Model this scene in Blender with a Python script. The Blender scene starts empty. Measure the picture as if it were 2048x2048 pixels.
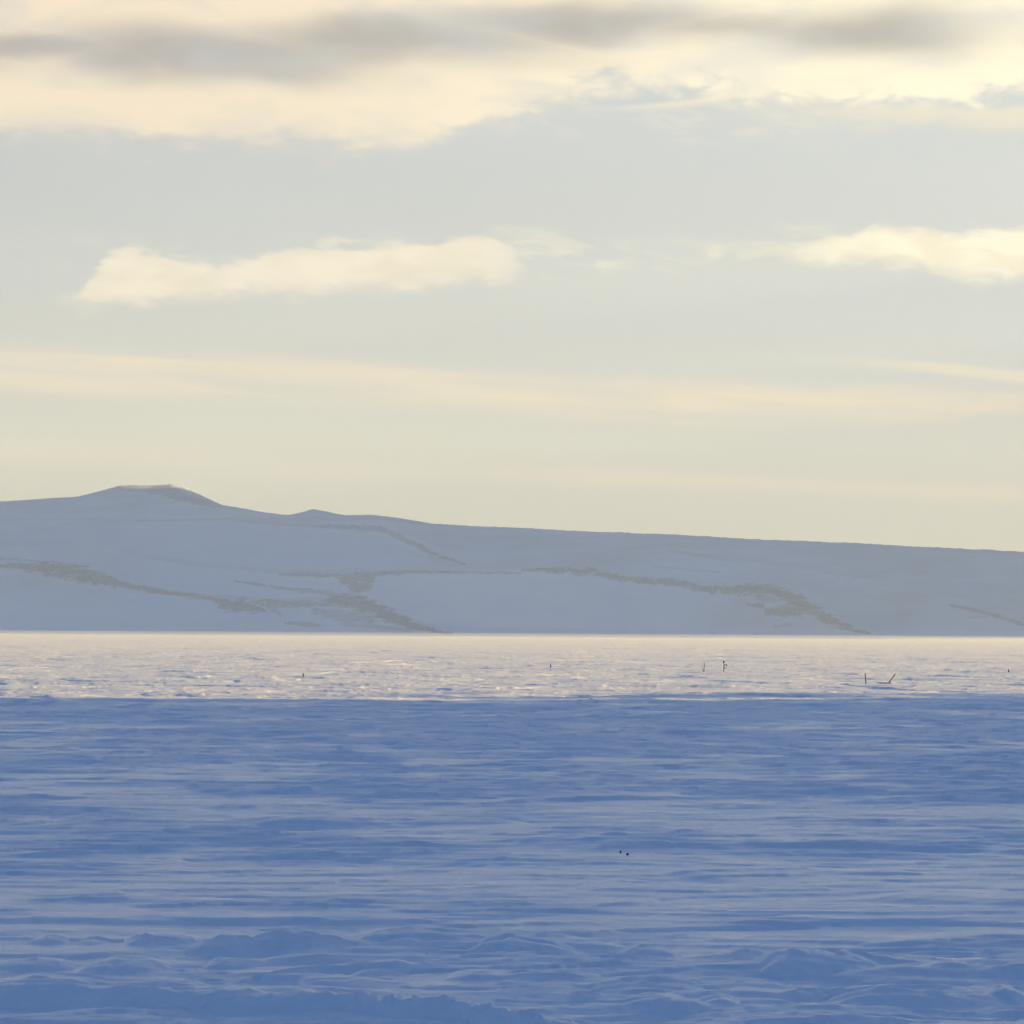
import bpy, math, random
import numpy as np
from mathutils import Matrix, Vector

sc = bpy.context.scene
R = math.radians
rng = np.random.default_rng(7)
random.seed(7)

# ------------------------------------------------------------------ camera
CAM_H = 7.0
HALF = R(10.0)
F = 1024 / math.tan(HALF)                 # focal length in pixels of the 2048 photograph
PITCH = math.atan((1262.5 - 1024) / F)
cam = bpy.data.cameras.new('camera')
cam.sensor_width = 36
cam.angle = 2 * HALF
cam.clip_start = 0.5
cam.clip_end = 200000
camo = bpy.data.objects.new('camera', cam)
sc.collection.objects.link(camo)
camM = (Matrix.Rotation(math.pi / 2 + PITCH, 3, 'X') @ Matrix.Rotation(R(0.35), 3, 'Z'))
camo.location = (0, 0, CAM_H)
camo.rotation_euler = camM.to_euler()
sc.camera = camo
camN = np.array(camM)


def ray(sx, sy):
    """unit-free world direction of a photograph pixel (numpy arrays welcome)"""
    sx = np.asarray(sx, float)
    sy = np.asarray(sy, float)
    v = np.stack([(sx - 1024) / F, (1024 - sy) / F, -np.ones_like(sx)], -1)
    return v @ camN.T


def az_te(sx, sy):
    d = ray(sx, sy)
    return np.arctan2(d[..., 0], d[..., 1]), d[..., 2] / np.hypot(d[..., 0], d[..., 1])


def ground_at(sx, sy, z=0.0):
    d = ray(sx, sy)
    t = (z - CAM_H) / d[2]
    return d[0] * t, d[1] * t


# ------------------------------------------------------------------ light
SUN_AZ, SUN_EL = 73.0, 8.0
EXPOSURE = 1.9
sun = bpy.data.lights.new('sun', 'SUN')
sun.energy = 5.0
sun.angle = R(0.5)
sun.color = (1.0, 0.66, 0.19)
suno = bpy.data.objects.new('sun', sun)
sc.collection.objects.link(suno)
sd = Vector((math.sin(R(SUN_AZ)) * math.cos(R(SUN_EL)), math.cos(R(SUN_AZ)) * math.cos(R(SUN_EL)), math.sin(R(SUN_EL))))
suno.rotation_euler = sd.to_track_quat('Z', 'Y').to_euler()
sc.view_settings.view_transform = 'Standard'
sc.view_settings.look = 'None'
sc.view_settings.exposure = EXPOSURE
sc.view_settings.gamma = 1.0
sc.view_settings.use_curve_mapping = False


# ------------------------------------------------------------------ node helper
class G:
    def __init__(self, tree):
        self.t = tree

    def put(self, sock, v):
        if isinstance(v, bpy.types.NodeSocket):
            self.t.links.new(v, sock)
        elif v is not None:
            sock.default_value = v

    def m(self, op, a, b=None, c=None, clamp=False):
        n = self.t.nodes.new('ShaderNodeMath')
        n.operation = op
        n.use_clamp = clamp
        for i, v in enumerate((a, b, c)):
            self.put(n.inputs[i], v)
        return n.outputs[0]

    def ss(self, lo, hi, x, a=0.0, b=1.0):
        n = self.t.nodes.new('ShaderNodeMapRange')
        n.interpolation_type = 'SMOOTHSTEP'
        for k, v in zip(('Value', 'From Min', 'From Max', 'To Min', 'To Max'), (x, lo, hi, a, b)):
            self.put(n.inputs[k], v)
        return n.outputs[0]

    def curve(self, x, pts):
        n = self.t.nodes.new('ShaderNodeFloatCurve')
        cm = n.mapping.curves[0]
        n.mapping.use_clip = False
        n.mapping.extend = 'HORIZONTAL'
        pts = sorted(pts)
        while len(cm.points) < len(pts):
            cm.points.new(0.5, 0.5)
        for p, (px, py) in zip(cm.points, pts):
            p.location = (px, py)
            p.handle_type = 'AUTO_CLAMPED'
        n.mapping.update()
        self.put(n.inputs['Value'], x)
        return n.outputs[0]

    def vec(self, x, y, z):
        n = self.t.nodes.new('ShaderNodeCombineXYZ')
        for i, v in enumerate((x, y, z)):
            self.put(n.inputs[i], v)
        return n.outputs[0]

    def noise(self, vec, scale=1.0, detail=3.0, rough=0.5, dist=0.0, lac=2.0):
        n = self.t.nodes.new('ShaderNodeTexNoise')
        n.noise_dimensions = '3D'
        self.put(n.inputs['Vector'], vec)
        n.inputs['Scale'].default_value = scale
        n.inputs['Detail'].default_value = detail
        n.inputs['Roughness'].default_value = rough
        n.inputs['Distortion'].default_value = dist
        n.inputs['Lacunarity'].default_value = lac
        return n.outputs['Fac']

    def mix(self, f, a, b):
        n = self.t.nodes.new('ShaderNodeMix')
        n.data_type = 'RGBA'
        self.put(n.inputs[0], f)
        for s, v in ((n.inputs[6], a), (n.inputs[7], b)):
            self.put(s, v if isinstance(v, bpy.types.NodeSocket) else (*v, 1.0))
        return n.outputs[2]


# ------------------------------------------------------------------ sky
SKY = 0.05


def srgb(r, g_, b, k=1.0):
    """sky radiance, before the background strength and the exposure, of a colour of the photograph"""
    return tuple(k * (((c / 255 + 0.055) / 1.055) ** 2.4) / 2 ** EXPOSURE / SKY for c in (r, g_, b))


world = bpy.data.worlds.new('World')
sc.world = world
world.use_nodes = True
wt = world.node_tree
bgn = wt.nodes['Background']
bgn.inputs['Strength'].default_value = SKY
g = G(wt)
sky = wt.nodes.new('ShaderNodeTexSky')
sky.sky_type = 'NISHITA'
sky.sun_disc = False
sky.sun_elevation = R(SUN_EL)
sky.sun_rotation = R(SUN_AZ)
sky.air_density = 1.0
sky.dust_density = 0.2
sky.ozone_density = 5.6
tc = wt.nodes.new('ShaderNodeTexCoord')
sp = wt.nodes.new('ShaderNodeSeparateXYZ')
wt.links.new(tc.outputs['Generated'], sp.inputs[0])
DX, DY, DZ = sp.outputs
AZ = g.m('MULTIPLY', g.m('ARCTAN2', DX, DY), 180 / math.pi)      # degrees clockwise from the view axis
EL = g.m('MULTIPLY', g.m('ARCSINE', DZ), 180 / math.pi)
A0, AS, ES = -25.0, 50.0, 20.0
CA = g.m('DIVIDE', g.m('SUBTRACT', AZ, A0), AS)                   # 0..1 over 50 degrees of azimuth


def sky_pt(sx, sy):
    a, t = az_te(sx, sy)
    return (float(math.degrees(a)) - A0) / AS, float(math.degrees(math.atan(t))) / ES


def edge(pts):
    return g.m('MULTIPLY', g.curve(CA, [sky_pt(*p) for p in pts]), ES)


def fade(pts):
    """values given at photograph columns"""
    return g.curve(CA, [(sky_pt(x, 600)[0], v) for x, v in pts])


def nz(ka, ke, seed, detail=4.0, rough=0.55, dist=0.0, shear=0.0):
    e = g.m('ADD', EL, g.m('MULTIPLY', AZ, shear)) if shear else EL
    return g.noise(g.vec(g.m('MULTIPLY', AZ, ka), g.m('MULTIPLY', e, ke), seed), 1.0, detail, rough, dist)


def cen(n, amp):
    return g.m('MULTIPLY', g.m('SUBTRACT', n, 0.5), amp)


def band(top, bot, wt_, wb_, wob):
    e = g.m('ADD', EL, wob) if wob is not None else EL
    lo = g.ss(g.m('SUBTRACT', bot, wb_), g.m('ADD', bot, wb_), e)
    hi = g.ss(g.m('SUBTRACT', top, wt_), g.m('ADD', top, wt_), e, 1.0, 0.0)
    return g.m('MULTIPLY', lo, hi)


def blob(sx, sy, rx, ry, wob):
    a, t = az_te(sx, sy)
    a, e = math.degrees(a), math.degrees(math.atan(t))
    k = 180 / math.pi / F
    dx = g.m('DIVIDE', g.m('SUBTRACT', AZ, a), rx * k)
    dy = g.m('DIVIDE', g.m('SUBTRACT', g.m('ADD', EL, wob), e), ry * k)
    r2 = g.m('ADD', g.m('MULTIPLY', dx, dx), g.m('MULTIPLY', dy, dy))
    return g.m('EXPONENT', g.m('MULTIPLY', r2, -1.0))


def fray(b, n, amt=0.8, lo=0.15, hi=0.85):
    """eat the soft edge of a cloud with wispy noise"""
    k = g.m('MULTIPLY', g.m('MULTIPLY', b, g.m('SUBTRACT', 1.0, b)), 4.0 * amt)
    return g.ss(lo, hi, g.m('ADD', b, g.m('MULTIPLY', k, g.m('SUBTRACT', n, 0.5))))


fib = nz(1.1, 3.2, 71.0, 7.0, 0.62, 1.1, 0.10)
fib_big = nz(0.55, 1.5, 73.0, 7.0, 0.60, 0.9, 0.10)

# thin high veil that whitens the sky ahead (radiances are before the 0.1 strength)
veil_a = g.m('MULTIPLY', g.ss(9.0, 30.0, EL, 0.92, 0.0), g.ss(60.0, 120.0, g.m('ABSOLUTE', AZ), 1.0, 0.0))
veil_n = nz(0.10, 0.45, 3.3, 3.0, 0.5, 0.0, 0.05)
vc = g.mix(g.ss(-0.5, 6.8, EL), srgb(228, 211, 186), srgb(194, 199, 209))
side = g.ss(-14.0, 14.0, AZ, 0.93, 1.07)
vm = wt.nodes.new('ShaderNodeVectorMath')
vm.operation = 'SCALE'
wt.links.new(vc, vm.inputs[0])
wt.links.new(g.m('MULTIPLY', side, g.ss(0.25, 0.75, veil_n, 0.965, 1.035)), vm.inputs['Scale'])
deep = wt.nodes.new('ShaderNodeVectorMath')
deep.operation = 'MULTIPLY'
wt.links.new(sky.outputs[0], deep.inputs[0])
deep.inputs[1].default_value = (0.40, 0.90, 1.06)
col = g.mix(veil_a, deep.outputs[0], vm.outputs[0])

CREAM = srgb(250, 233, 206)
BRIGHT = srgb(255, 240, 222)
PINK = srgb(255, 227, 198)

# low faint streaks
w1 = cen(nz(0.16, 0.9, 11.0, 2.0, 0.5), 0.5)
s_mod = g.ss(0.30, 0.66, nz(0.22, 3.2, 17.0, 3.0, 0.5, 0.4, 0.058), 0.25, 1.0)
b = band(edge([(-600, 650), (0, 685), (500, 712), (1000, 745), (1500, 768), (2048, 792), (2700, 820)]),
         edge([(-600, 740), (0, 780), (500, 800), (1000, 815), (1500, 838), (2048, 842), (2700, 870)]), 0.16, 0.22, w1)
b = g.m('MULTIPLY', b, s_mod)
b = g.m('MULTIPLY', b, fade([(-600, 0.2), (0, 0.62), (700, 0.66), (1200, 0.85), (2048, 0.85), (2700, 0.4)]))
col = g.mix(g.m('MULTIPLY', b, 0.95), col, PINK)
b = band(edge([(1300, 705), (1650, 714), (2048, 738), (2600, 765)]), edge([(1300, 716), (1650, 734), (2048, 764), (2600, 800)]), 0.07, 0.10, w1)
b = g.m('MULTIPLY', b, fade([(1300, 0.0), (1600, 0.15), (1800, 0.7), (2048, 0.9), (2600, 0.6)]))
col = g.mix(g.m('MULTIPLY', b, 0.75), col, CREAM)
b = band(edge([(-400, 885), (0, 892), (700, 920), (1200, 940), (2048, 972), (2600, 990)]),
         edge([(-400, 925), (0, 930), (700, 955), (1200, 972), (2048, 996), (2600, 1020)]), 0.10, 0.14, w1)
b = g.m('MULTIPLY', b, fade([(-400, 0.2), (0, 0.3), (800, 0.35), (1200, 0.7), (2048, 0.8), (2600, 0.5)]))
col = g.mix(g.m('MULTIPLY', b, 0.62), col, PINK)

# two small lens shaped clouds in the middle of the sky
w2 = g.m('ADD', cen(nz(0.55, 1.3, 23.0, 4.0, 0.55, 0.3), 0.75), cen(nz(2.2, 4.6, 29.0, 5.0, 0.62, 0.7), 0.36))
lump = nz(0.7, 2.2, 31.0, 3.0, 0.5, 0.6)
b = band(edge([(100, 606), (150, 590), (190, 545), (255, 506), (330, 516), (420, 527), (500, 518), (620, 492), (720, 488), (850, 490), (950, 476), (1010, 484), (1060, 548), (1100, 570)]),
         edge([(100, 606), (160, 606), (300, 596), (450, 588), (570, 596), (680, 576), (850, 565), (960, 552), (1060, 551), (1100, 570)]), 0.20, 0.32, w2)
b = fray(b, fib, 1.35, 0.03, 1.0)
b = g.m('MULTIPLY', b, fade([(110, 0.0), (175, 1.0), (950, 1.0), (1010, 0.7), (1075, 0.0)]))
cc = g.mix(g.ss(0.35, 0.65, lump), srgb(238, 224, 206), BRIGHT)
col = g.mix(g.m('MULTIPLY', b, 0.90), col, cc)
b = band(edge([(1540, 512), (1590, 500), (1680, 464), (1780, 454), (1900, 470), (1980, 462), (2060, 446), (2250, 440), (2500, 520)]),
         edge([(1540, 512), (1700, 522), (1800, 526), (1880, 546), (1960, 560), (2060, 548), (2250, 545), (2500, 540)]), 0.20, 0.34, w2)
b = fray(b, fib, 1.35, 0.03, 1.0)
b = g.m('MULTIPLY', b, fade([(1540, 0.0), (1640, 0.9), (1750, 1.0), (2300, 1.0), (2500, 0.0)]))
cc = g.mix(g.ss(0.35, 0.65, lump), srgb(250, 236, 214), srgb(255, 250, 228, 1.05))
col = g.mix(g.m('MULTIPLY', b, 0.95), col, cc)
# wisps between them
wn = g.ss(0.44, 0.72, nz(0.9, 3.4, 37.0, 5.0, 0.6, 0.8, 0.12))
b = band(edge([(950, 462), (1100, 470), (1350, 484), (1600, 452), (1700, 440)]), edge([(950, 560), (1100, 556), (1350, 548), (1600, 520), (1700, 510)]), 0.25, 0.25, w2)
b = g.m('MULTIPLY', b, fade([(900, 0.0), (1040, 0.8), (1300, 0.7), (1560, 0.9), (1680, 0.0)]))
col = g.mix(g.m('MULTIPLY', g.m('MULTIPLY', b, wn), 1.0), col, srgb(232, 230, 212))

# the large bank along the top, with grey cores
w3 = g.m('ADD', cen(nz(0.30, 0.7, 41.0, 3.0, 0.5, 0.3), 1.0), cen(nz(1.3, 2.6, 43.0, 5.0, 0.58, 0.7), 1.1))
thin = g.m('SUBTRACT', 1.0, g.ss(0.40, 0.70, nz(0.5, 1.3, 47.0, 3.0, 0.5, 0.4), 0.0, 0.38))
bot = edge([(-900, 330), (-300, 300), (0, 262), (300, 268), (600, 272), (760, 280), (900, 248), (1050, 205), (1150, 178), (1250, 152), (1420, 160), (1500, 178), (1700, 184), (2048, 186), (2500, 200), (3200, 260)])
b = band(13.6, bot, 1.6, g.ss(-4.0, 7.0, AZ, 1.0, 0.62), w3)
front = g.ss(40.0, 75.0, g.m('ABSOLUTE', g.m('SUBTRACT', AZ, 10.0)), 1.0, 0.0)
b = g.m('MULTIPLY', fray(b, fib_big, 0.9, 0.0, 1.0), front)
bb = g.ss(0.0, 0.8, b)
wg = cen(nz(0.30, 0.8, 53.0, 2.5, 0.45, 0.3), 0.8)
gc = g.m('MAXIMUM', blob(430, 108, 440, 62, wg), g.m('MULTIPLY', blob(620, 100, 620, 52, wg), 0.82))
gc = g.m('MAXIMUM', gc, g.m('MULTIPLY', blob(1450, 62, 560, 40, wg), 0.72))
for p in ((80, 100, 300, 40), (800, 80, 420, 52), (235, 128, 150, 44), (1150, 48, 380, 46), (1480, 66, 260, 40), (1740, 66, 280, 60), (-250, 110, 300, 60), (2300, 70, 260, 30)):
    gc = g.m('MAXIMUM', gc, g.m('MULTIPLY', blob(*p, wg), 0.95 if p[0] != 1480 else 0.6))
grey = g.m('MULTIPLY', gc, g.ss(0.2, 0.8, nz(0.5, 1.6, 59.0, 3.0, 0.5), 0.86, 1.0), None, True)
glow = g.ss(-7.0, 9.0, AZ)
cream = g.mix(glow, srgb(250, 229, 204), srgb(255, 244, 218, 1.12))
bc = g.mix(g.ss(0.05, 0.95, grey), cream, srgb(163, 158, 164))
col = g.mix(g.m('MULTIPLY', bb, g.m('MULTIPLY', thin, 0.97)), col, bc)
# bright thin streak and faint wisps below the blue gap of the bank
b = band(edge([(1200, 214), (1300, 208), (1420, 195), (1490, 184), (1560, 180)]), edge([(1200, 224), (1300, 218), (1420, 206), (1490, 194), (1560, 196)]), 0.05, 0.10, None)
b = g.m('MULTIPLY', b, fade([(1180, 0.0), (1330, 0.8), (1480, 1.0), (1560, 0.0)]))
col = g.mix(g.m('MULTIPLY', b, 0.8), col, srgb(248, 238, 214))
b = band(edge([(1000, 215), (1200, 225), (1500, 205), (1700, 215)]), edge([(1000, 255), (1200, 262), (1500, 300), (1700, 270)]), 0.2, 0.35, w3)
b = g.m('MULTIPLY', g.m('MULTIPLY', b, wn), fade([(980, 0.0), (1150, 0.8), (1600, 0.8), (1800, 0.0)]))
col = g.mix(g.m('MULTIPLY', b, 0.7), col, srgb(232, 229, 212))
# thin grey line and a second cream strip under the right end of the bank
b = band(edge([(1400, 205), (1700, 208), (2048, 212), (2500, 214)]), edge([(1400, 250), (1700, 244), (2048, 252), (2500, 262)]), 0.15, 0.25, w2)
b = g.m('MULTIPLY', b, fade([(1350, 0.0), (1650, 0.4), (1900, 0.9), (2400, 0.9), (2700, 0.0)]))
col = g.mix(g.m('MULTIPLY', b, 0.75), col, srgb(242, 230, 206))
# broken cloud elsewhere, overhead and to the sides
ev = wt.nodes.new('ShaderNodeVectorMath')
ev.operation = 'MULTIPLY'
wt.links.new(tc.outputs['Generated'], ev.inputs[0])
ev.inputs[1].default_value = (2.2, 2.2, 6.0)
oc = g.ss(0.56, 0.74, g.noise(ev.outputs[0], 1.0, 5.0, 0.55, 0.4))
oc = g.m('MULTIPLY', oc, g.ss(15.0, 26.0, EL, 0.0, 0.12))
col = g.mix(oc, col, srgb(170, 172, 176))
wt.links.new(col, bgn.inputs['Color'])


# ------------------------------------------------------------------ numeric noise
def _hash(ix, iy, seed):
    h = ix.astype(np.int32).astype(np.uint32) * np.uint32(374761393) + iy.astype(np.int32).astype(np.uint32) * np.uint32(668265263) + np.uint32((seed * 974711) & 0xFFFFFFFF)
    h = (h ^ (h >> np.uint32(13))) * np.uint32(1274126177)
    return ((h ^ (h >> np.uint32(16))) & np.uint32(0xFFFF)).astype(np.float32) * np.float32(2 * math.pi / 65536)


def pn(x, y, seed):
    """gradient noise, about -0.7..0.7"""
    ix = np.floor(x)
    iy = np.floor(y)
    fx = (x - ix).astype(np.float32)
    fy = (y - iy).astype(np.float32)
    u = fx * fx * fx * (fx * (fx * 6 - 15) + 10)
    v = fy * fy * fy * (fy * (fy * 6 - 15) + 10)
    out = 0
    for dx in (0, 1):
        wx = u if dx else 1 - u
        for dy in (0, 1):
            wy = v if dy else 1 - v
            a = _hash(ix + dx, iy + dy, seed)
            out = out + wx * wy * (np.cos(a) * (fx - dx) + np.sin(a) * (fy - dy))
    return out


def fbm(x, y, seed, n=4, gain=0.5):
    o, a = 0, 1.0
    for i in range(n):
        o = o + a * pn(x * 2 ** i, y * 2 ** i, seed + i)
        a *= gain
    return o


def sstep(a, b, x):
    t = np.clip((x - a) / (b - a), 0, 1)
    return t * t * (3 - 2 * t)


def grid_object(name, X, Y, Z, mat, attrs=None):
    ny, nx = X.shape
    me = bpy.data.meshes.new(name)
    nv = nx * ny
    co = np.stack([X, Y, Z], -1).reshape(-1, 3).astype(np.float32)
    i = np.arange((ny - 1) * (nx - 1))
    r, c = i // (nx - 1), i % (nx - 1)
    a = r * nx + c
    q = np.stack([a, a + 1, a + nx + 1, a + nx], -1).astype(np.int32)
    me.vertices.add(nv)
    me.vertices.foreach_set('co', co.ravel())
    me.loops.add(q.size)
    me.loops.foreach_set('vertex_index', q.ravel())
    me.polygons.add(len(q))
    me.polygons.foreach_set('loop_start', np.arange(0, q.size, 4, dtype=np.int32))
    me.polygons.foreach_set('use_smooth', np.ones(len(q), dtype=bool))
    me.update(calc_edges=True)
    for k, v in (attrs or {}).items():
        at = me.attributes.new(k, 'FLOAT', 'POINT')
        at.data.foreach_set('value', v.ravel().astype(np.float32))
    me.materials.append(mat)
    o = bpy.data.objects.new(name, me)
    sc.collection.objects.link(o)
    return o


# ------------------------------------------------------------------ materials
def material(name):
    m = bpy.data.materials.new(name)
    m.use_nodes = True
    return m, G(m.node_tree), m.node_tree.nodes['Principled BSDF']


def snow_material():
    m, g, p = material('wind packed snow')
    t = m.node_tree
    at = t.nodes.new('ShaderNodeAttribute')
    at.attribute_name = 'crust'
    geo = t.nodes.new('ShaderNodeNewGeometry')
    n1 = g.noise(geo.outputs['Position'], 0.9, 4.0, 0.6)
    t.links.new(g.mix(g.ss(0.3, 0.7, n1), (0.80, 0.845, 0.915), (0.84, 0.875, 0.93)), p.inputs['Base Color'])
    st = t.nodes.new('ShaderNodeVectorMath')
    st.operation = 'MULTIPLY'
    t.links.new(geo.outputs['Position'], st.inputs[0])
    st.inputs[1].default_value = (0.45, 1.6, 0.45)
    rough = g.m('ADD', g.ss(0.0, 1.0, at.outputs['Fac'], 0.47, 0.33), cen_(g, g.noise(st.outputs[0], 1.0, 8.0, 0.68), 0.52))
    t.links.new(rough, p.inputs['Roughness'])
    p.inputs['IOR'].default_value = 1.31
    mp = t.nodes.new('ShaderNodeVectorMath')
    mp.operation = 'MULTIPLY'
    t.links.new(geo.outputs['Position'], mp.inputs[0])
    mp.inputs[1].default_value = (3.0, 7.0, 7.0)
    n2 = g.noise(mp.outputs[0], 1.0, 6.0, 0.65)
    bp = t.nodes.new('ShaderNodeBump')
    bp.inputs['Strength'].default_value = 0.5
    bp.inputs['Distance'].default_value = 0.03
    t.links.new(n2, bp.inputs['Height'])
    t.links.new(bp.outputs[0], p.inputs['Normal'])
    return m


def cen_(g, n, amp):
    return g.m('MULTIPLY', g.m('SUBTRACT', n, 0.5), amp)


def hill_material():
    m, g, p = material('snow and bare rock')
    t = m.node_tree
    at = t.nodes.new('ShaderNodeAttribute')
    at.attribute_name = 'rock'
    geo = t.nodes.new('ShaderNodeNewGeometry')
    n = g.noise(geo.outputs['Position'], 0.05, 5.0, 0.65)
    rockc = g.mix(n, (0.055, 0.065, 0.085), (0.115, 0.13, 0.155))
    mp0 = t.nodes.new('ShaderNodeVectorMath')
    mp0.operation = 'MULTIPLY'
    t.links.new(geo.outputs['Position'], mp0.inputs[0])
    mp0.inputs[1].default_value = (0.004, 0.004, 0.03)
    snowc = g.mix(g.noise(mp0.outputs[0], 1.0, 6.0, 0.62), (0.70, 0.77, 0.83), (0.88, 0.90, 0.92))
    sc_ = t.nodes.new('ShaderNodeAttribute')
    sc_.attribute_name = 'scrub_dim'
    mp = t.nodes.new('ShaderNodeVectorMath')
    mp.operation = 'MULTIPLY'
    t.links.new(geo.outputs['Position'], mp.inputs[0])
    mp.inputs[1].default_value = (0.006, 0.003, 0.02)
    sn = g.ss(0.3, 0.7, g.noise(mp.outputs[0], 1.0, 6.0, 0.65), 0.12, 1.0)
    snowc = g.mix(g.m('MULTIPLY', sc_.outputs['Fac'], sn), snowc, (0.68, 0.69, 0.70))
    t.links.new(g.mix(at.outputs['Fac'], snowc, rockc), p.inputs['Base Color'])
    p.inputs['Roughness'].default_value = 0.9
    p.inputs['IOR'].default_value = 1.2
    bp = t.nodes.new('ShaderNodeBump')
    bp.inputs['Strength'].default_value = 0.4
    bp.inputs['Distance'].default_value = 4.0
    t.links.new(g.noise(geo.outputs['Position'], 0.03, 6.0, 0.6), bp.inputs['Height'])
    t.links.new(bp.outputs[0], p.inputs['Normal'])
    return m


def wood_material(name, c1, c2):
    m, g, p = material(name)
    t = m.node_tree
    tcn = t.nodes.new('ShaderNodeTexCoord')
    mp = t.nodes.new('ShaderNodeVectorMath')
    mp.operation = 'MULTIPLY'
    t.links.new(tcn.outputs['Object'], mp.inputs[0])
    mp.inputs[1].default_value = (40, 40, 4)
    t.links.new(g.mix(g.noise(mp.outputs[0], 1.0, 4.0, 0.6), c1, c2), p.inputs['Base Color'])
    p.inputs['Roughness'].default_value = 0.85
    return m


SNOW = snow_material()
HILL = hill_material()
WOOD = wood_material('weathered wood', (0.075, 0.07, 0.066), (0.14, 0.13, 0.122))
DARK = wood_material('dark wood', (0.03, 0.027, 0.024), (0.06, 0.05, 0.042))
RUST = wood_material('rust brown wood', (0.10, 0.045, 0.022), (0.18, 0.085, 0.045))
STONE = wood_material('dark stone', (0.015, 0.016, 0.02), (0.04, 0.04, 0.045))

# ------------------------------------------------------------------ ground
rows = [-12000, -6000, -2500, -1000, -400, -150, -60, -25, -10, -4]
y = 0.0
while y < 42:
    rows.append(y)
    y += 0.8 if y < 36 else 0.3
while y < 5600:
    rows.append(y)
    y += max(0.09, y * (0.0021 if y < 1200 else 0.0032))
rows += [6200, 7500, 9500, 12000]
rows = np.array(rows)
u_in = np.concatenate([np.linspace(-1.7, -1.06, 90, endpoint=False), np.linspace(-1.06, 1.06, 1080, endpoint=False), np.linspace(1.06, 1.7, 91)])
s_out = np.array([0.002, 0.006, 0.015, 0.03, 0.06, 0.12, 0.25, 0.5, 1.0])
W = np.maximum(rows, 24) * math.tan(HALF)
X = np.concatenate([
    -(1.7 * W[:, None] + (12000 - 1.7 * W[:, None]) * s_out[None, ::-1]),
    u_in[None, :] * W[:, None],
    1.7 * W[:, None] + (12000 - 1.7 * W[:, None]) * s_out[None, :]], 1)
X = X.astype(np.float32)
Y = np.repeat(rows[:, None], X.shape[1], 1).astype(np.float32)
DYR = np.gradient(rows)[:, None].astype(np.float32)
DXC = np.gradient(X, axis=1)


def keep(wlx, wly):
    """fade an octave out where the sheet is too coarse to carry it"""
    return np.clip(wly / (2.0 * DYR) - 0.5, 0, 1) * np.clip(wlx / (2.0 * DXC) - 0.5, 0, 1)


ca, sa = math.cos(R(-3.5)), math.sin(R(-3.5))
GX = X * ca - Y * sa
GY = X * sa + Y * ca
patch = 0.7 * fbm(GX / 26, GY / 22, 103, 3) + 0.45 * pn(GX / 8, GY / 4.5, 107) + 0.30 * pn(GX / 3.2, GY / 2.2, 108) * keep(3.2, 2.2)
patch = sstep(-0.26, 0.30, patch + 0.20 * sstep(66, 78, Y) * (1 - sstep(95, 125, Y)) - 0.12 * sstep(118, 150, Y) + 0.36 * sstep(-2, 6, X) * sstep(62, 68, Y) * (1 - sstep(82, 95, Y)))      # 1 = smooth crust
near = 1 - sstep(59, 67, Y + 3 * pn(X / 5, Y / 4, 113) - 0.35 * X)
rough = np.clip(1 - patch + 0.5 * near, 0.10, 1.1)
H = 0.16 * pn(GX / 38, GY / 24, 1) * keep(38, 24) + 0.30 * pn(GX / 240, GY / 130, 2)
H += 0.075 * pn(GX / 11, GY / 6, 3) * keep(11, 6) * (0.5 + 0.5 * rough)
wx = GX + 0.6 * pn(GX / 7, GY / 4, 5)
wy = GY + 0.22 * pn(GX / 6, GY / 3, 6)
for wlx, wly, amp, sd_ in ((8.5, 1.9, 0.075, 11), (4.5, 0.9, 0.038, 12), (1.8, 0.42, 0.014, 13)):
    rid = (1 - np.abs(pn(wx / wlx, wy / wly, sd_)) * 2.2)
    H += amp * np.sign(rid) * np.abs(rid) ** 1.6 * rough * keep(wlx, wly)


def ledges(wlx, wly, step, n, seed, sharp):
    s = (fbm(wx / wlx, wy / wly, seed, 3, 0.45) + 0.7) * n
    fl = np.floor(s)
    return step * (fl + sstep(0.5 - sharp, 0.5 + sharp, s - fl) - n * 0.7)


H += ledges(12.0, 3.0, 0.075, 2.6, 21, 0.06) * keep(6, 2.0) * (0.45 + 0.55 * rough)
H += ledges(7.0, 1.5, 0.058, 2.4, 25, 0.06) * keep(3, 1.0) * (0.35 + 0.65 * rough) * (0.45 + 0.55 * sstep(66, 90, Y))
H += ledges(3.6, 0.8, 0.030, 2.4, 26, 0.07) * keep(2, 0.5) * (0.3 + 0.7 * np.clip(rough, 0, 0.9))
H += ledges(14.0, 7.5, 0.085, 2.4, 28, 0.05) * keep(9, 4.5) * sstep(80, 200, Y)
H += ledges(30.0, 16.0, 0.115, 2.2, 31, 0.05) * keep(16, 8)
H += ledges(90.0, 60.0, 0.20, 2.4, 41, 0.035) * keep(60, 30) * sstep(150, 320, Y)
H += ledges(1.9, 0.42, 0.016, 2.4, 27, 0.08) * keep(1.2, 0.3) * (0.3 + 0.7 * np.clip(rough, 0, 0.9))
H += 0.012 * fbm(GX / 0.5, GY / 0.3, 51, 2) * keep(0.5, 0.3) * (0.5 + rough)

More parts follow.
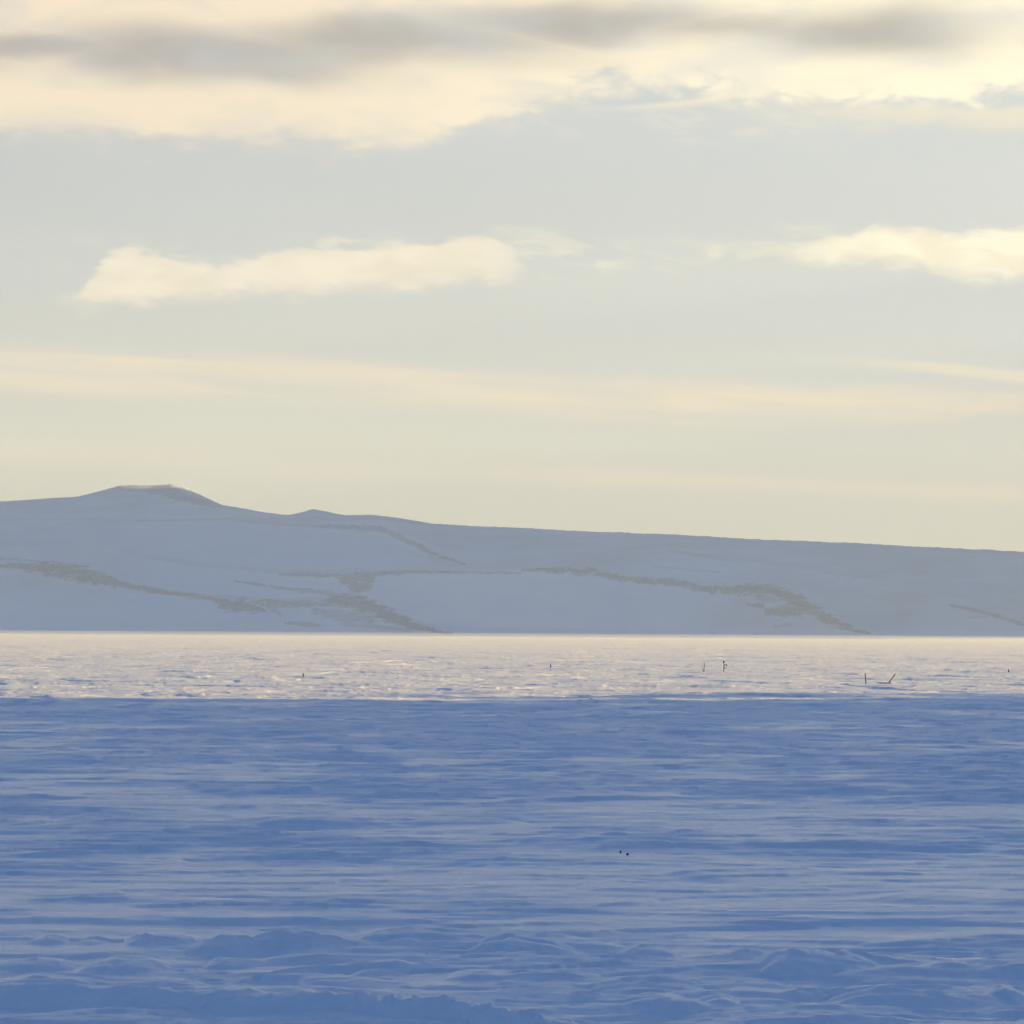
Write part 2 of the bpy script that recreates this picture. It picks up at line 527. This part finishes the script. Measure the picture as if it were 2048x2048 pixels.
# drifts one can tell apart near the shore: (left, peak, right, base y, height) in photograph pixels
MOUNDS = [
    (930, 1020, 1190, 1906, 34, 1.2), (1228, 1285, 1375, 1911, 29, 1.0), (1432, 1452, 1570, 1902, 14, 0.8),
    (1462, 1500, 1545, 1918, 13, 0.8), (1520, 1592, 1775, 1939, 36, 1.2), (1845, 1905, 1945, 1936, 13, 0.6),
    (1660, 1705, 1800, 1926, 12, 0.7), (360, 430, 620, 1896, 34, 1.3), (500, 610, 745, 1893, 34, 1.1),
    (690, 800, 970, 1873, 20, 0.7), (768, 802, 845, 1882, 8, 0.5), (50, 88, 130, 1874, 13, 0.6),
    (150, 180, 215, 1873, 8, 0.5), (240, 285, 395, 1874, 18, 0.8), (-60, 55, 150, 1925, 22, 1.0),
    (140, 225, 330, 1932, 24, 1.0), (405, 442, 530, 1924, 16, 0.7), (690, 745, 820, 1946, 16, 0.8),
    (300, 338, 420, 1968, 18, 0.7), (-80, 60, 210, 1958, 20, 0.8), (1570, 1640, 1705, 1985, 17, 0.9),
    (1660, 1770, 2120, 2004, 38, 1.3), (1400, 1450, 1485, 2004, 16, 0.6), (1985, 2020, 2060, 1992, 14, 0.6),
    (1180, 1290, 1420, 1980, 20, 1.0), (1000, 1080, 1200, 1962, 14, 0.8), (1350, 1660, 1900, 2034, 18, 1.0),
    (880, 960, 1090, 1958, 13, 0.7), (1240, 1330, 1420, 2012, 16, 0.8), (1130, 1160, 1215, 1992, 10, 0.5),
    (2010, 2090, 2200, 1945, 16, 0.8), (540, 640, 760, 1940, 10, 0.7), (1150, 1190, 1330, 1776, 7, 1.4),
]
for l, pk, r, by, hp, dep in MOUNDS:
    xc, yc = ground_at(pk, by)
    k = yc / F
    wl, wr, hh = (pk - l) * k, (r - pk) * k, hp * k * 1.3
    dx = X - xc
    jit = 0.16 * pn(X / 0.9 + l, Y / 0.9, 61) + 0.10 * pn(X / 0.35 + l, Y / 0.35, 62)
    tx = np.where(dx < 0, -dx / wl, dx / wr)
    cy = yc + dep * 0.75 + 0.15 * dx
    dy = (Y - cy) / dep
    ty = np.where(dy < 0, np.abs(dy) * 1.0, np.abs(dy) * 0.55)
    q = np.sqrt(tx ** 2 + ty ** 2) + jit
    body = np.clip(1 - q, 0, 1)
    H = np.maximum(H, H + hh * 1.5 * (body ** 1.15) * np.clip(1.4 - body, 0.65, 1.4) / 1.0 * 0.72)

# the long ploughed bank along the bottom left
bank = [(-260, 2004), (0, 2010), (200, 2014), (420, 2026), (650, 2032), (850, 2038), (1000, 2052), (1150, 2068), (1300, 2090)]
bp_ = np.array([ground_at(*p) for p in bank])
yb = np.interp(X, bp_[:, 0], bp_[:, 1]) + 0.55
prof = np.clip(1 - np.abs((Y - yb) / 0.62 + 0.25 * pn(X / 1.1, Y / 0.8, 71)) ** 1.7, 0, 1)
top = 0.33 + 0.10 * pn(X / 1.6, Y * 0, 72) + 0.09 * pn(X / 0.5, Y / 0.5, 73)
top = top * (1 - sstep(ground_at(820, 2045)[0], ground_at(1420, 2045)[0], X))
chunk = np.maximum(0, pn(X / 0.28, Y / 0.28, 74)) * 0.16 + np.maximum(0, pn(X / 0.13, Y / 0.13, 75)) * 0.07
chunk = chunk * (0.35 + 0.65 * sstep(ground_at(560, 2030)[0], ground_at(760, 2030)[0], X))
H = np.where((Y > 42) & (Y < 60), H * (1 - 0.5 * prof) + np.maximum(top, 0) * prof ** 0.7 + chunk * prof, H)
# the shore rises to the place where the photographer stands
H = H * (0.4 + 0.6 * sstep(-10, 44, Y)) + 5.3 * (1 - sstep(2, 40, np.hypot(np.maximum(Y, 0), 0)))
H = np.where(Y > 6000, -2.0, H)
crust = np.clip(patch * (1 - near) + 0.75 * near, 0, 1)
ground = grid_object('ground', X, Y, H, SNOW, {'crust': crust})
ground['kind'] = 'structure'


def ground_z(px, py):
    r = int(np.argmin(np.abs(rows - py)))
    return float(np.interp(px, X[r], H[r]))


# ------------------------------------------------------------------ far hills
def P(pts, xs):
    pts = np.array(pts, float)
    return np.interp(xs, pts[:, 0], pts[:, 1])


def smooth(a, k):
    ker = np.hanning(2 * k + 3)[1:-1]
    ker /= ker.sum()
    return np.convolve(np.pad(a, k + 0, mode='edge'), ker, mode='valid')[:len(a)] if k else a


px = np.concatenate([np.arange(-1700, -60, 8.0), np.arange(-60, 2110, 1.6), np.arange(2110, 3300, 8.0)])
rS = P([(-1700, 5600), (0, 4700), (900, 4250), (1500, 3900), (2048, 3450), (3300, 2600)], px)
shore = np.full_like(px, 1270.0)
for _ in range(3):
    shore = shore + (CAM_H / rS + az_te(px, shore)[1]) * -F * -1.0
crC = P([(-1700, 1150), (-500, 1118), (0, 1124), (60, 1129), (120, 1132), (170, 1140), (220, 1155), (280, 1174), (350, 1187), (420, 1195), (480, 1199), (560, 1204), (640, 1200), (690, 1193), (720, 1197), (760, 1215), (800, 1236), (840, 1254), (880, 1265), (930, 1268), (1050, 1269), (1500, 1272.5), (2048, 1278.5), (3300, 1297)], px)
crD = P([(-1700, 1120), (0, 1088), (200, 1105), (400, 1135), (560, 1150), (650, 1150), (760, 1148), (900, 1145), (1045, 1138), (1130, 1138), (1183, 1139), (1240, 1150), (1300, 1158), (1363, 1163), (1405, 1172), (1480, 1174), (1527, 1170), (1565, 1180), (1607, 1200), (1660, 1232), (1710, 1258), (1750, 1269), (1800, 1273), (2048, 1276.5), (3300, 1295)], px)
crB = P([(-1700, 1080), (0, 1040), (276, 1042), (460, 1038), (530, 1046), (625, 1050), (690, 1051), (760, 1053), (805, 1072), (848, 1094), (880, 1108), (930, 1122), (1000, 1130), (1100, 1122), (1250, 1108), (1340, 1106), (1420, 1112), (1560, 1135), (1700, 1160), (1800, 1176), (1905, 1203), (1957, 1217), (1994, 1228), (2048, 1246), (2110, 1264), (2160, 1272), (3300, 1292)], px)
crK = P([(-1700, 1050), (-600, 1015), (-200, 1008), (0, 1002), (70, 997), (150, 993), (190, 983), (235, 970), (262, 969), (300, 970), (340, 968), (365, 973), (390, 985), (415, 997), (440, 1009), (480, 1016), (530, 1025), (575, 1030), (600, 1025), (622, 1018), (645, 1021), (670, 1027), (690, 1031), (740, 1029), (790, 1034), (850, 1044), (868, 1047), (900, 1049), (1100, 1058), (1400, 1072), (1700, 1085), (2048, 1103), (2300, 1130), (2700, 1210), (3000, 1270), (3300, 1290)], px)
crC, crD, crB = (smooth(a, k) for a, k in ((np.minimum(crC, shore - 2.0), 7), (np.minimum(crD, shore - 4.0), 8), (np.minimum(crB, shore - 6.0), 12)))
crK = smooth(crK, 2)
az, teS = az_te(px, shore)
rS = smooth(rS, 20)
teS = -CAM_H / rS
te = [az_te(px, a)[1] for a in (crC, crD, crB, crK)]
gap = [120 + 60 * np.sin(px / 310), 330 + 60 * np.sin(px / 240 + 1), 720 + 80 * np.sin(px / 420 + 2), 1600 + 0 * px]
knots_r = [rS - 60, rS, rS + gap[0], rS + gap[0] + 70, rS + gap[1], rS + gap[1] + 110, rS + gap[2], rS + gap[2] + 220, rS + gap[3] - 260, rS + gap[3], rS + gap[3] + 500, rS + gap[3] + 2500]
teK = smooth(te[3], 14)
mixte = lambda a, b, f: a * (1 - f) + b * f
knots_t = [-(CAM_H + 2.5) / (rS - 60), -(CAM_H + 0.3) / rS, te[0], mixte(te[0], te[1], 0.10), te[1], mixte(te[1], te[2], 0.10), te[2], mixte(te[2], teK, 0.16), mixte(te[2], teK, 0.88), te[3], te[3] * 0.86, te[3] * 0.3]
seg = [4, 44, 8, 46, 10, 56, 12, 60, 12, 10, 6]
Rr, Tt = [], []
for i, n in enumerate(seg):
    for k in range(n):
        f = k / n
        Rr.append(knots_r[i] * (1 - f) + knots_r[i + 1] * f)
        zi0, zi1 = CAM_H + knots_r[i] * knots_t[i], CAM_H + knots_r[i + 1] * knots_t[i + 1]
        Tt.append(zi0 * (1 - f) + zi1 * f)
Rr = np.array(Rr)
Zh = np.array(Tt)
# soften the breaks a little and roughen the slopes
for _ in range(3):
    Zs = Zh.copy()
    Zs[1:-1] = 0.25 * Zh[:-2] + 0.5 * Zh[1:-1] + 0.25 * Zh[2:]
    Zh = Zs
HX = Rr * np.sin(az)[None]
HY = Rr * np.cos(az)[None]
amp = sstep(2, 40, Zh)
Zh = Zh + amp * (2.2 * fbm(HX / 260, HY / 260, 91, 3) + 0.9 * fbm(HX / 60, HY / 60, 95, 3))
Zh = Zh + np.exp(-((Rr - knots_r[9]) / 160.0) ** 2) * (1.4 * fbm(HX / 22, HY / 22, 97, 2) + 1.2 * fbm(HX / 7, HY / 40, 98, 2)) * np.where(px > 850, 1, 0.5)[None]
dte = (Zh - CAM_H) / Rr
# photograph pixel of every vertex, to lay the bare rock along the breaks of slope
dirs = np.stack([np.sin(az)[None] + 0 * dte, np.cos(az)[None] + 0 * dte, dte], -1) @ camN
SX = 1024 + F * dirs[..., 0] / -dirs[..., 2]
SY = 1024 - F * dirs[..., 1] / -dirs[..., 2]
STROKES = [
    ([(-200, 1112, 4), (0, 1131, 4), (60, 1134, 6), (110, 1139, 11), (160, 1147, 14), (200, 1156, 11), (250, 1171, 5), (330, 1185, 3.5), (420, 1197, 3.5)], 1.0),
    ([(-100, 1110, 2), (0, 1117, 2), (110, 1126, 2)], 0.5),
    ([(425, 1198, 4), (450, 1209, 9), (480, 1213, 11), (505, 1214, 7), (530, 1222, 2)], 1.0),
    ([(500, 1205, 3), (550, 1208, 6), (600, 1209, 5), (660, 1207, 5)], 0.85),
    ([(530, 1210, 3), (560, 1228, 4)], 0.5),
    ([(470, 1162, 1.2), (572, 1177, 2.5), (640, 1184, 4), (690, 1192, 5)], 0.75),
    ([(560, 1149, 1.5), (657, 1151, 3), (700, 1152, 5), (752, 1149, 4), (827, 1144, 2.2), (930, 1145, 1.2), (1040, 1146, 1.2)], 0.8),
    ([(690, 1158, 10), (735, 1158, 11)], 0.9), ([(706, 1170, 11), (728, 1170, 11)], 0.95),
    ([(660, 1201, 7), (715, 1205, 12), (770, 1229, 11), (830, 1252, 6), (870, 1263, 3), (905, 1267, 1.5)], 1.0),
    ([(630, 1222, 6), (680, 1232, 9), (740, 1238, 8)], 0.62), ([(572, 1246, 2), (615, 1248, 4), (640, 1252, 2)], 0.8),
    ([(690, 1248, 4), (760, 1254, 4), (820, 1260, 3)], 0.5),
    ([(625, 1052, 2), (690, 1054, 3.5), (760, 1057, 4), (805, 1076, 5), (848, 1098, 4), (880, 1112, 2.5), (930, 1128, 1)], 0.72),
    ([(276, 1042, 1.2), (460, 1038, 1.2), (530, 1047, 1.5), (625, 1052, 2)], 0.35),
    ([(238, 971, 1.5), (300, 973, 2), (330, 980, 3), (370, 992, 4), (410, 1003, 3), (440, 1011, 1.5)], 0.5),
    ([(300, 978, 6), (345, 986, 9), (390, 1001, 7), (430, 1012, 4)], 0.62), ([(225, 976, 3), (290, 978, 4), (340, 976, 3)], 0.5),
    ([(1045, 1140, 1.5), (1130, 1141, 4.5), (1183, 1143, 6), (1240, 1156, 4.5), (1278, 1161, 4.5), (1330, 1163, 5), (1363, 1167, 5), (1405, 1177, 5), (1490, 1180, 8), (1527, 1176, 7), (1565, 1188, 9), (1607, 1209, 11), (1660, 1240, 8), (1710, 1261, 3.5), (1740, 1266, 1.5)], 1.0),
    ([(1535, 1222, 6), (1565, 1222, 10), (1598, 1220, 9)], 0.9), ([(1495, 1210, 2), (1525, 1212, 3)], 0.8), ([(1515, 1190, 6), (1545, 1200, 6)], 0.5),
    ([(1548, 1252, 2), (1580, 1250, 2)], 0.5),
    ([(1340, 1100, 1), (1400, 1112, 2), (1470, 1122, 1.2)], 0.25), ([(1300, 1132, 1), (1440, 1145, 1.4)], 0.25),
    ([(1900, 1211, 1.5), (1957, 1221, 3), (1994, 1231, 3), (2048, 1250, 2.5), (2120, 1265, 1.5)], 0.8),
    ([(1935, 1235, 1), (1975, 1235, 2)], 0.4),
]
rock = np.zeros_like(Zh)
rag = fbm(SX / 26, SY / 7, 201, 4, 0.6)
rag2 = fbm(SX / 6, SY / 2.6, 211, 3, 0.7)
for pts, dens in STROKES:
    for (x0, y0, h0), (x1, y1, h1) in zip(pts[:-1], pts[1:]):
        dxs, dys = x1 - x0, y1 - y0
        t = np.clip(((SX - x0) * dxs + (SY - y0) * dys) / (dxs * dxs + dys * dys), 0, 1)
        d = np.hypot(SX - x0 - t * dxs, SY - y0 - t * dys) / ((h0 + (h1 - h0) * t) * 1.2 + 0.6)
        rock = np.maximum(rock, dens * sstep(1.35, 0.45, d + 0.75 * rag + 0.35 * rag2))
rock *= 1 - 0.35 * sstep(0.0, 0.6, rag2 + 0.4 * rag)
rock = np.clip(rock * 0.58, 0, 1)
# scrub and stones blown bare on the plateau rim
rim = np.exp(-((SY - np.interp(SX, px, crK)) / 3.0) ** 2) * 0.30 * (0.5 + rag2)
rock = np.clip(np.maximum(rock, rim), 0, 1)
# scrub tone on upper and right-hand slopes, painted in to dim their sunlit snow
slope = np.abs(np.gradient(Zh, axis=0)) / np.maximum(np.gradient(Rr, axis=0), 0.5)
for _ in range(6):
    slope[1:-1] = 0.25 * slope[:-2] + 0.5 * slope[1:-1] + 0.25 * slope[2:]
scrub_dim = (1 - sstep(0.12, 0.30, slope)) * sstep(4, 25, Zh)
scrub_dim = np.maximum(scrub_dim, 0.9 * sstep(330, 180, SX) * sstep(1205, 1165, SY) * sstep(1085, 1115, SY))  # extra darkening over the sunlit shelf at the left
scrub_dim = np.maximum(scrub_dim, sstep(900, 800, SX) * sstep(1050, 1035, SY))  # and over the summit, to take down its sunlit patch
scrub_dim = np.maximum(scrub_dim, sstep(1380, 1560, SX + 0.6 * (SY - 1150)) * sstep(3, 20, Zh))
hills = grid_object('hills', HX, HY, Zh, HILL, {'rock': rock, 'scrub_dim': scrub_dim})
hills['kind'] = 'structure'

# ------------------------------------------------------------------ the hill on the right that shades the shore
YEND = 320 + 480 * math.tan(R(90 - SUN_AZ))
hx = np.linspace(190, 1500, 150)
hy = np.concatenate([np.linspace(-2200, YEND - 160, 60, endpoint=False), np.linspace(YEND - 160, YEND + 260, 180)])
CX, CY = np.meshgrid(hx, hy)
yy = CY + 14 * pn(CX / 120, CY * 0, 301) - (CX - 480) * math.tan(R(90 - SUN_AZ))
nose = 1 - sstep(YEND - 185, YEND + 200, yy + 16 * fbm(CX / 45, CY / 45, 307, 4))
jag = 32 * fbm((CY - (CX - 480) * math.tan(R(90 - SUN_AZ))) / 22, CX * 0, 308, 5, 0.65) * nose * (1 - nose) * 4
side_ = sstep(200, 470, CX + 30 * pn(CX / 150, CY / 150, 302)) * (1 - sstep(900, 1480, CX))
CZ = -1.5 + jag * side_ + (118 + 16 * fbm(CX / 170, CY / 170, 303, 4)) * side_ * nose * sstep(-2200, -1600, CY) + 1.5 * fbm(CX / 30, CY / 30, 304, 3) * side_ * nose
crock = sstep(0.05, 0.3, fbm(CX / 60, CY / 60, 305, 4)) * sstep(20, 60, CZ) * 0.8
hill = grid_object('hill', CX, CY, CZ, HILL, {'rock': crock, 'scrub_dim': crock})
hill['kind'] = 'structure'


# ------------------------------------------------------------------ unseen massif added farther right to keep the far hills in shade
mx = np.linspace(700, 3800, 160)
my = np.linspace(3300, 9000, 170)
MX, MY = np.meshgrid(mx, my)
nearline = MY - (3480 + math.tan(R(90 - SUN_AZ)) * (MX - 580)) + 60 * fbm(MX / 500, MY / 500, 401, 3)
frame = MX - (0.20 * MY + 130)
mz = 720 * sstep(0, 800, nearline) * sstep(0, 560, frame) * (1 - sstep(2300, 3700, MX)) * (1 - sstep(7600, 8900, MY))
mz = mz * (1 + 0.10 * fbm(MX / 600, MY / 600, 402, 5)) + 10 * fbm(MX / 150, MY / 150, 403, 4) * sstep(5, 120, mz) - 3
mrock = sstep(0.1, 0.4, fbm(MX / 200, MY / 200, 404, 5)) * sstep(60, 200, mz) * 0.8
added_mountain = grid_object('added_mountain', MX, MY, mz, HILL, {'rock': mrock, 'scrub_dim': mrock})
added_mountain['kind'] = 'structure'


# ------------------------------------------------------------------ small things standing in the snow
def tube(path, radii, n=8, jitter=0.0):
    """closed tapered tube along a path: verts, faces"""
    v, f = [], []
    for i, (p, r) in enumerate(zip(path, radii)):
        p = Vector(p)
        a = Vector(path[max(i - 1, 0)])
        b_ = Vector(path[min(i + 1, len(path) - 1)])
        d = (b_ - a).normalized()
        s = d.cross(Vector((0.3, 1, 0.2))).normalized()
        t_ = d.cross(s)
        for k in range(n):
            ang = 2 * math.pi * k / n
            rr = r * (1 + random.uniform(-jitter, jitter))
            v.append(p + (s * math.cos(ang) + t_ * math.sin(ang)) * rr)
    for i in range(len(path) - 1):
        for k in range(n):
            f.append((i * n + k, i * n + (k + 1) % n, (i + 1) * n + (k + 1) % n, (i + 1) * n + k))
    f.append(tuple(reversed(range(n))))
    f.append(tuple((len(path) - 1) * n + k for k in range(n)))
    return v, f


def lump(c, rx, ry, rz, seed, n=9):
    rnd = random.Random(seed)
    v, f = [], []
    for i in range(n + 1):
        th = math.pi * i / n
        for k in range(n):
            ph = 2 * math.pi * k / n
            q = 1 + rnd.uniform(-0.16, 0.16)
            v.append(Vector(c) + Vector((rx * math.sin(th) * math.cos(ph) * q, ry * math.sin(th) * math.sin(ph) * q, rz * math.cos(th) * q)))
    for i in range(n):
        for k in range(n):
            f.append((i * n + k, i * n + (k + 1) % n, (i + 1) * n + (k + 1) % n, (i + 1) * n + k))
    return v, f


def mesh(name, pieces, mat, parent=None, loc=(0, 0, 0), smooth_=False):
    v, f = [], []
    for pv, pf in pieces:
        o = len(v)
        v += [tuple(q) for q in pv]
        f += [tuple(i + o for i in q) for q in pf]
    me = bpy.data.meshes.new(name)
    me.from_pydata(v, [], f)
    me.materials.append(mat)
    if smooth_:
        me.polygons.foreach_set('use_smooth', [True] * len(me.polygons))
    me.update()
    o = bpy.data.objects.new(name, me)
    sc.collection.objects.link(o)
    if parent:
        o.parent = parent
    else:
        o.location = loc
    return o


def tag(o, label, cat, group=None):
    o['label'] = label
    o['category'] = cat
    if group:
        o['group'] = group
    return o


def thing(name, loc, label, cat, group=None):
    o = bpy.data.objects.new(name, None)
    sc.collection.objects.link(o)
    o.location = loc
    return tag(o, label, cat, group)


def spot(sx, sy):
    """where the ray of a base pixel first meets the snow, and metres per photograph pixel there"""
    d = ray(sx, sy)
    ys = np.arange(45.0, 900.0, 0.05)
    xs = ys * d[0] / d[1]
    zs = CAM_H + ys * d[2] / d[1]
    r = np.clip(np.searchsorted(rows, ys) - 1, 0, len(rows) - 2)
    f = (ys - rows[r]) / (rows[r + 1] - rows[r])
    lookup = {}
    for q in np.unique(np.concatenate([r, r + 1])):
        lookup[q] = float(np.interp(rows[q] * d[0] / d[1], X[q], H[q]))
    gz = np.array([lookup[a] * (1 - c) + lookup[a + 1] * c for a, c in zip(r, f)])
    i_ = int(np.argmax(zs <= gz))
    return float(xs[i_]), float(ys[i_]), float(gz[i_]), float(ys[i_]) / F


# upright and leaning post, with a dark strip lying between them
x, y, z, k = spot(1731.5, 1367.5)
o = mesh('fence_post', [tube([(0, 0, -0.4), (0.0, 0, 0.2), (-0.4 * k, 0.02, 10 * k), (-1.2 * k, 0.03, 20.5 * k)], [1.25 * k, 1.2 * k, 1.1 * k, 1.05 * k], 8, 0.12)], WOOD, None, (x, y, z))
tag(o, 'grey weathered wooden post standing upright in the sunlit snow', 'post')
x2, y2, z2, k2 = spot(1777, 1367)
o = mesh('leaning_post', [tube([(-3 * k2, 0, -5 * k2), (0, 0, 0), (4.5 * k2, -0.1, 7 * k2), (13 * k2, -0.2, 19 * k2)], [1.3 * k2, 1.3 * k2, 1.15 * k2, 1.15 * k2], 8, 0.12)], WOOD, None, (x2, y2, z2))
tag(o, 'dark wooden post leaning far to the right in the sunlit snow', 'post')
o = mesh('dark_strip', [tube([(-32 * k2, 0.12, 0.2 * k2), (-22 * k2, 0.05, 0.9 * k2), (-8 * k2, 0, 1.1 * k2), (2 * k2, 0, 1.0 * k2), (8 * k2, 0.05, 0.1 * k2)], [0.5 * k2, 0.9 * k2, 1.1 * k2, 1.0 * k2, 0.4 * k2], 8, 0.2)], WOOD, None, (x2, y2, z2))
tag(o, 'dark strip lying flat on the snow between the two posts', 'dark_strip')
# two ragged markers farther out
x, y, z, k = spot(1408, 1343.5)
t = thing('marker_stake', (x, y, z), 'thin dark stake with bent top and a short stick beside it', 'stake')
mesh('pole', [tube([(-0.1 * k, 0, -4 * k), (0, 0, 6 * k), (0.6 * k, 0, 12 * k), (0.4 * k, 0, 18.5 * k)], [0.75 * k, 0.75 * k, 0.95 * k, 0.55 * k], 8, 0.15)], DARK, t)
mesh('side_stick', [tube([(-0.4 * k, 0.1, -3 * k), (-2.5 * k, 0.1, 3 * k), (-4.3 * k, 0.1, 13 * k)], [0.4 * k, 0.45 * k, 0.3 * k], 6, 0.15)], WOOD, t)
x, y, z, k = spot(1447.5, 1343.5)
t = thing('marker_pole', (x, y, z), 'dark marker pole with round top and two side stubs', 'pole')
mesh('pole', [tube([(-0.2 * k, 0, -4 * k), (0, 0, 5 * k), (0.6 * k, 0, 9 * k), (0.2 * k, 0, 18 * k)], [0.85 * k, 0.85 * k, 0.95 * k, 0.7 * k], 8, 0.15)], DARK, t)
mesh('knob', [lump((0, 0, 19.2 * k), 1.9 * k, 1.9 * k, 2.2 * k, 4)], DARK, t)
mesh('side_branch', [tube([(0, 0, 14.3 * k), (3 * k, 0, 13.6 * k), (5.6 * k, 0, 14.2 * k)], [0.8 * k, 0.7 * k, 0.5 * k], 6, 0.2), lump((5.4 * k, 0, 13.4 * k), 1.2 * k, 0.8 * k, 2.0 * k, 9, 7)], DARK, t)
mesh('side_branch', [tube([(0.4 * k, 0, 8.5 * k), (3 * k, 0, 7.2 * k), (6.0 * k, 0, 7.0 * k)], [0.7 * k, 0.55 * k, 0.35 * k], 6, 0.2)], WOOD, t)
# three short stubs
for sx, sy, mat, hgt, lean, lab in ((1101.8, 1335, DARK, 6.5, -0.9, 'short dark stub in bright snow left of the marker stakes'),
                                    (606.8, 1352.5, DARK, 6.5, -0.6, 'lone grey stub in the snow on the far left'),
                                    (2017.5, 1344, RUST, 5.5, -0.8, 'small rust brown stub at the right edge of the snow')):
    x, y, z, k = spot(sx, sy)
    o = mesh('stub', [tube([(0.2 * k, 0, -3 * k), (0.0, 0, 1.0 * k), (lean * k * 0.6, 0, hgt * 0.6 * k), (lean * k, 0.02, hgt * k)], [1.35 * k, 1.35 * k, 1.2 * k, 0.7 * k], 8, 0.18)], mat, None, (x, y, z))
    tag(o, lab, 'stub')
# two dark stones poking out of the shaded snow
for sx, sy, wpx, hpx, lab in ((1240.8, 1705.5, 2.0, 5.5, 'small dark pointed stone in blue snow, the upper left of a pair'),
                              (1254.8, 1710.5, 2.4, 6.0, 'small black stone in blue snow, the lower right of a pair')):
    x, y, z, k = spot(sx, sy)
    v, f = lump((0, 0, 0.3 * hpx * k), wpx * k, wpx * k, hpx * 0.66 * k, int(sx), 10)
    for q in v:
        zz = max(q.z, 0) / (hpx * k)
        q.x = q.x * (1.15 - 0.75 * zz) + 0.6 * k * zz
        q.y *= 1.15 - 0.75 * zz
    o = mesh('stone', [(v, f)], STONE, None, (x, y, z))
    tag(o, lab, 'stone')

# ------------------------------------------------------------------ air
me = bpy.data.meshes.new('haze')
x0, x1, y0, y1, z0, z1 = -13000, 13000, -13000, 13000, -12, 840
me.from_pydata([(x0, y0, z0), (x1, y0, z0), (x1, y1, z0), (x0, y1, z0), (x0, y0, z1), (x1, y0, z1), (x1, y1, z1), (x0, y1, z1)], [],
               [(0, 3, 2, 1), (4, 5, 6, 7), (0, 1, 5, 4), (1, 2, 6, 5), (2, 3, 7, 6), (3, 0, 4, 7)])
hm = bpy.data.materials.new('haze')
hm.use_nodes = True
ht = hm.node_tree
for n in list(ht.nodes):
    if n.type != 'OUTPUT_MATERIAL':
        ht.nodes.remove(n)
pv = ht.nodes.new('ShaderNodeVolumePrincipled')
pv.inputs['Color'].default_value = (0.62, 0.78, 0.97, 1)
pv.inputs['Density'].default_value = 0.82e-4
pv.inputs['Anisotropy'].default_value = 0.2
ht.links.new(pv.outputs[0], [n for n in ht.nodes if n.type == 'OUTPUT_MATERIAL'][0].inputs['Volume'])
me.materials.append(hm)
haze = bpy.data.objects.new('haze', me)
sc.collection.objects.link(haze)
haze['kind'] = 'stuff'
# a shallow sheet of drifting snow blown low over the far plain
me = bpy.data.meshes.new('drifting_snow')
x0, x1, y0, y1, z0, z1 = -2600, 2200, 335, 5200, -1.5, 5.0
me.from_pydata([(x0, y0, z0), (x1, y0, z0), (x1, y1, z0), (x0, y1, z0), (x0, y0, z1), (x1, y0, z1), (x1, y1, z1), (x0, y1, z1)], [],
               [(0, 3, 2, 1), (4, 5, 6, 7), (0, 1, 5, 4), (1, 2, 6, 5), (2, 3, 7, 6), (3, 0, 4, 7)])
dm = hm.copy()
dm.name = 'drifting snow'
dv = [n for n in dm.node_tree.nodes if n.type == 'PRINCIPLED_VOLUME'][0]
dv.inputs['Color'].default_value = (0.96, 0.96, 0.96, 1)
dv.inputs['Density'].default_value = 1.5e-4
me.materials.append(dm)
drift = bpy.data.objects.new('drifting_snow', me)
sc.collection.objects.link(drift)
drift['kind'] = 'stuff'

sc.render.engine = 'CYCLES'
sc.cycles.max_bounces = 6
sc.cycles.volume_bounces = 1
sc.cycles.use_denoising = True
sc.cycles.use_adaptive_sampling = False
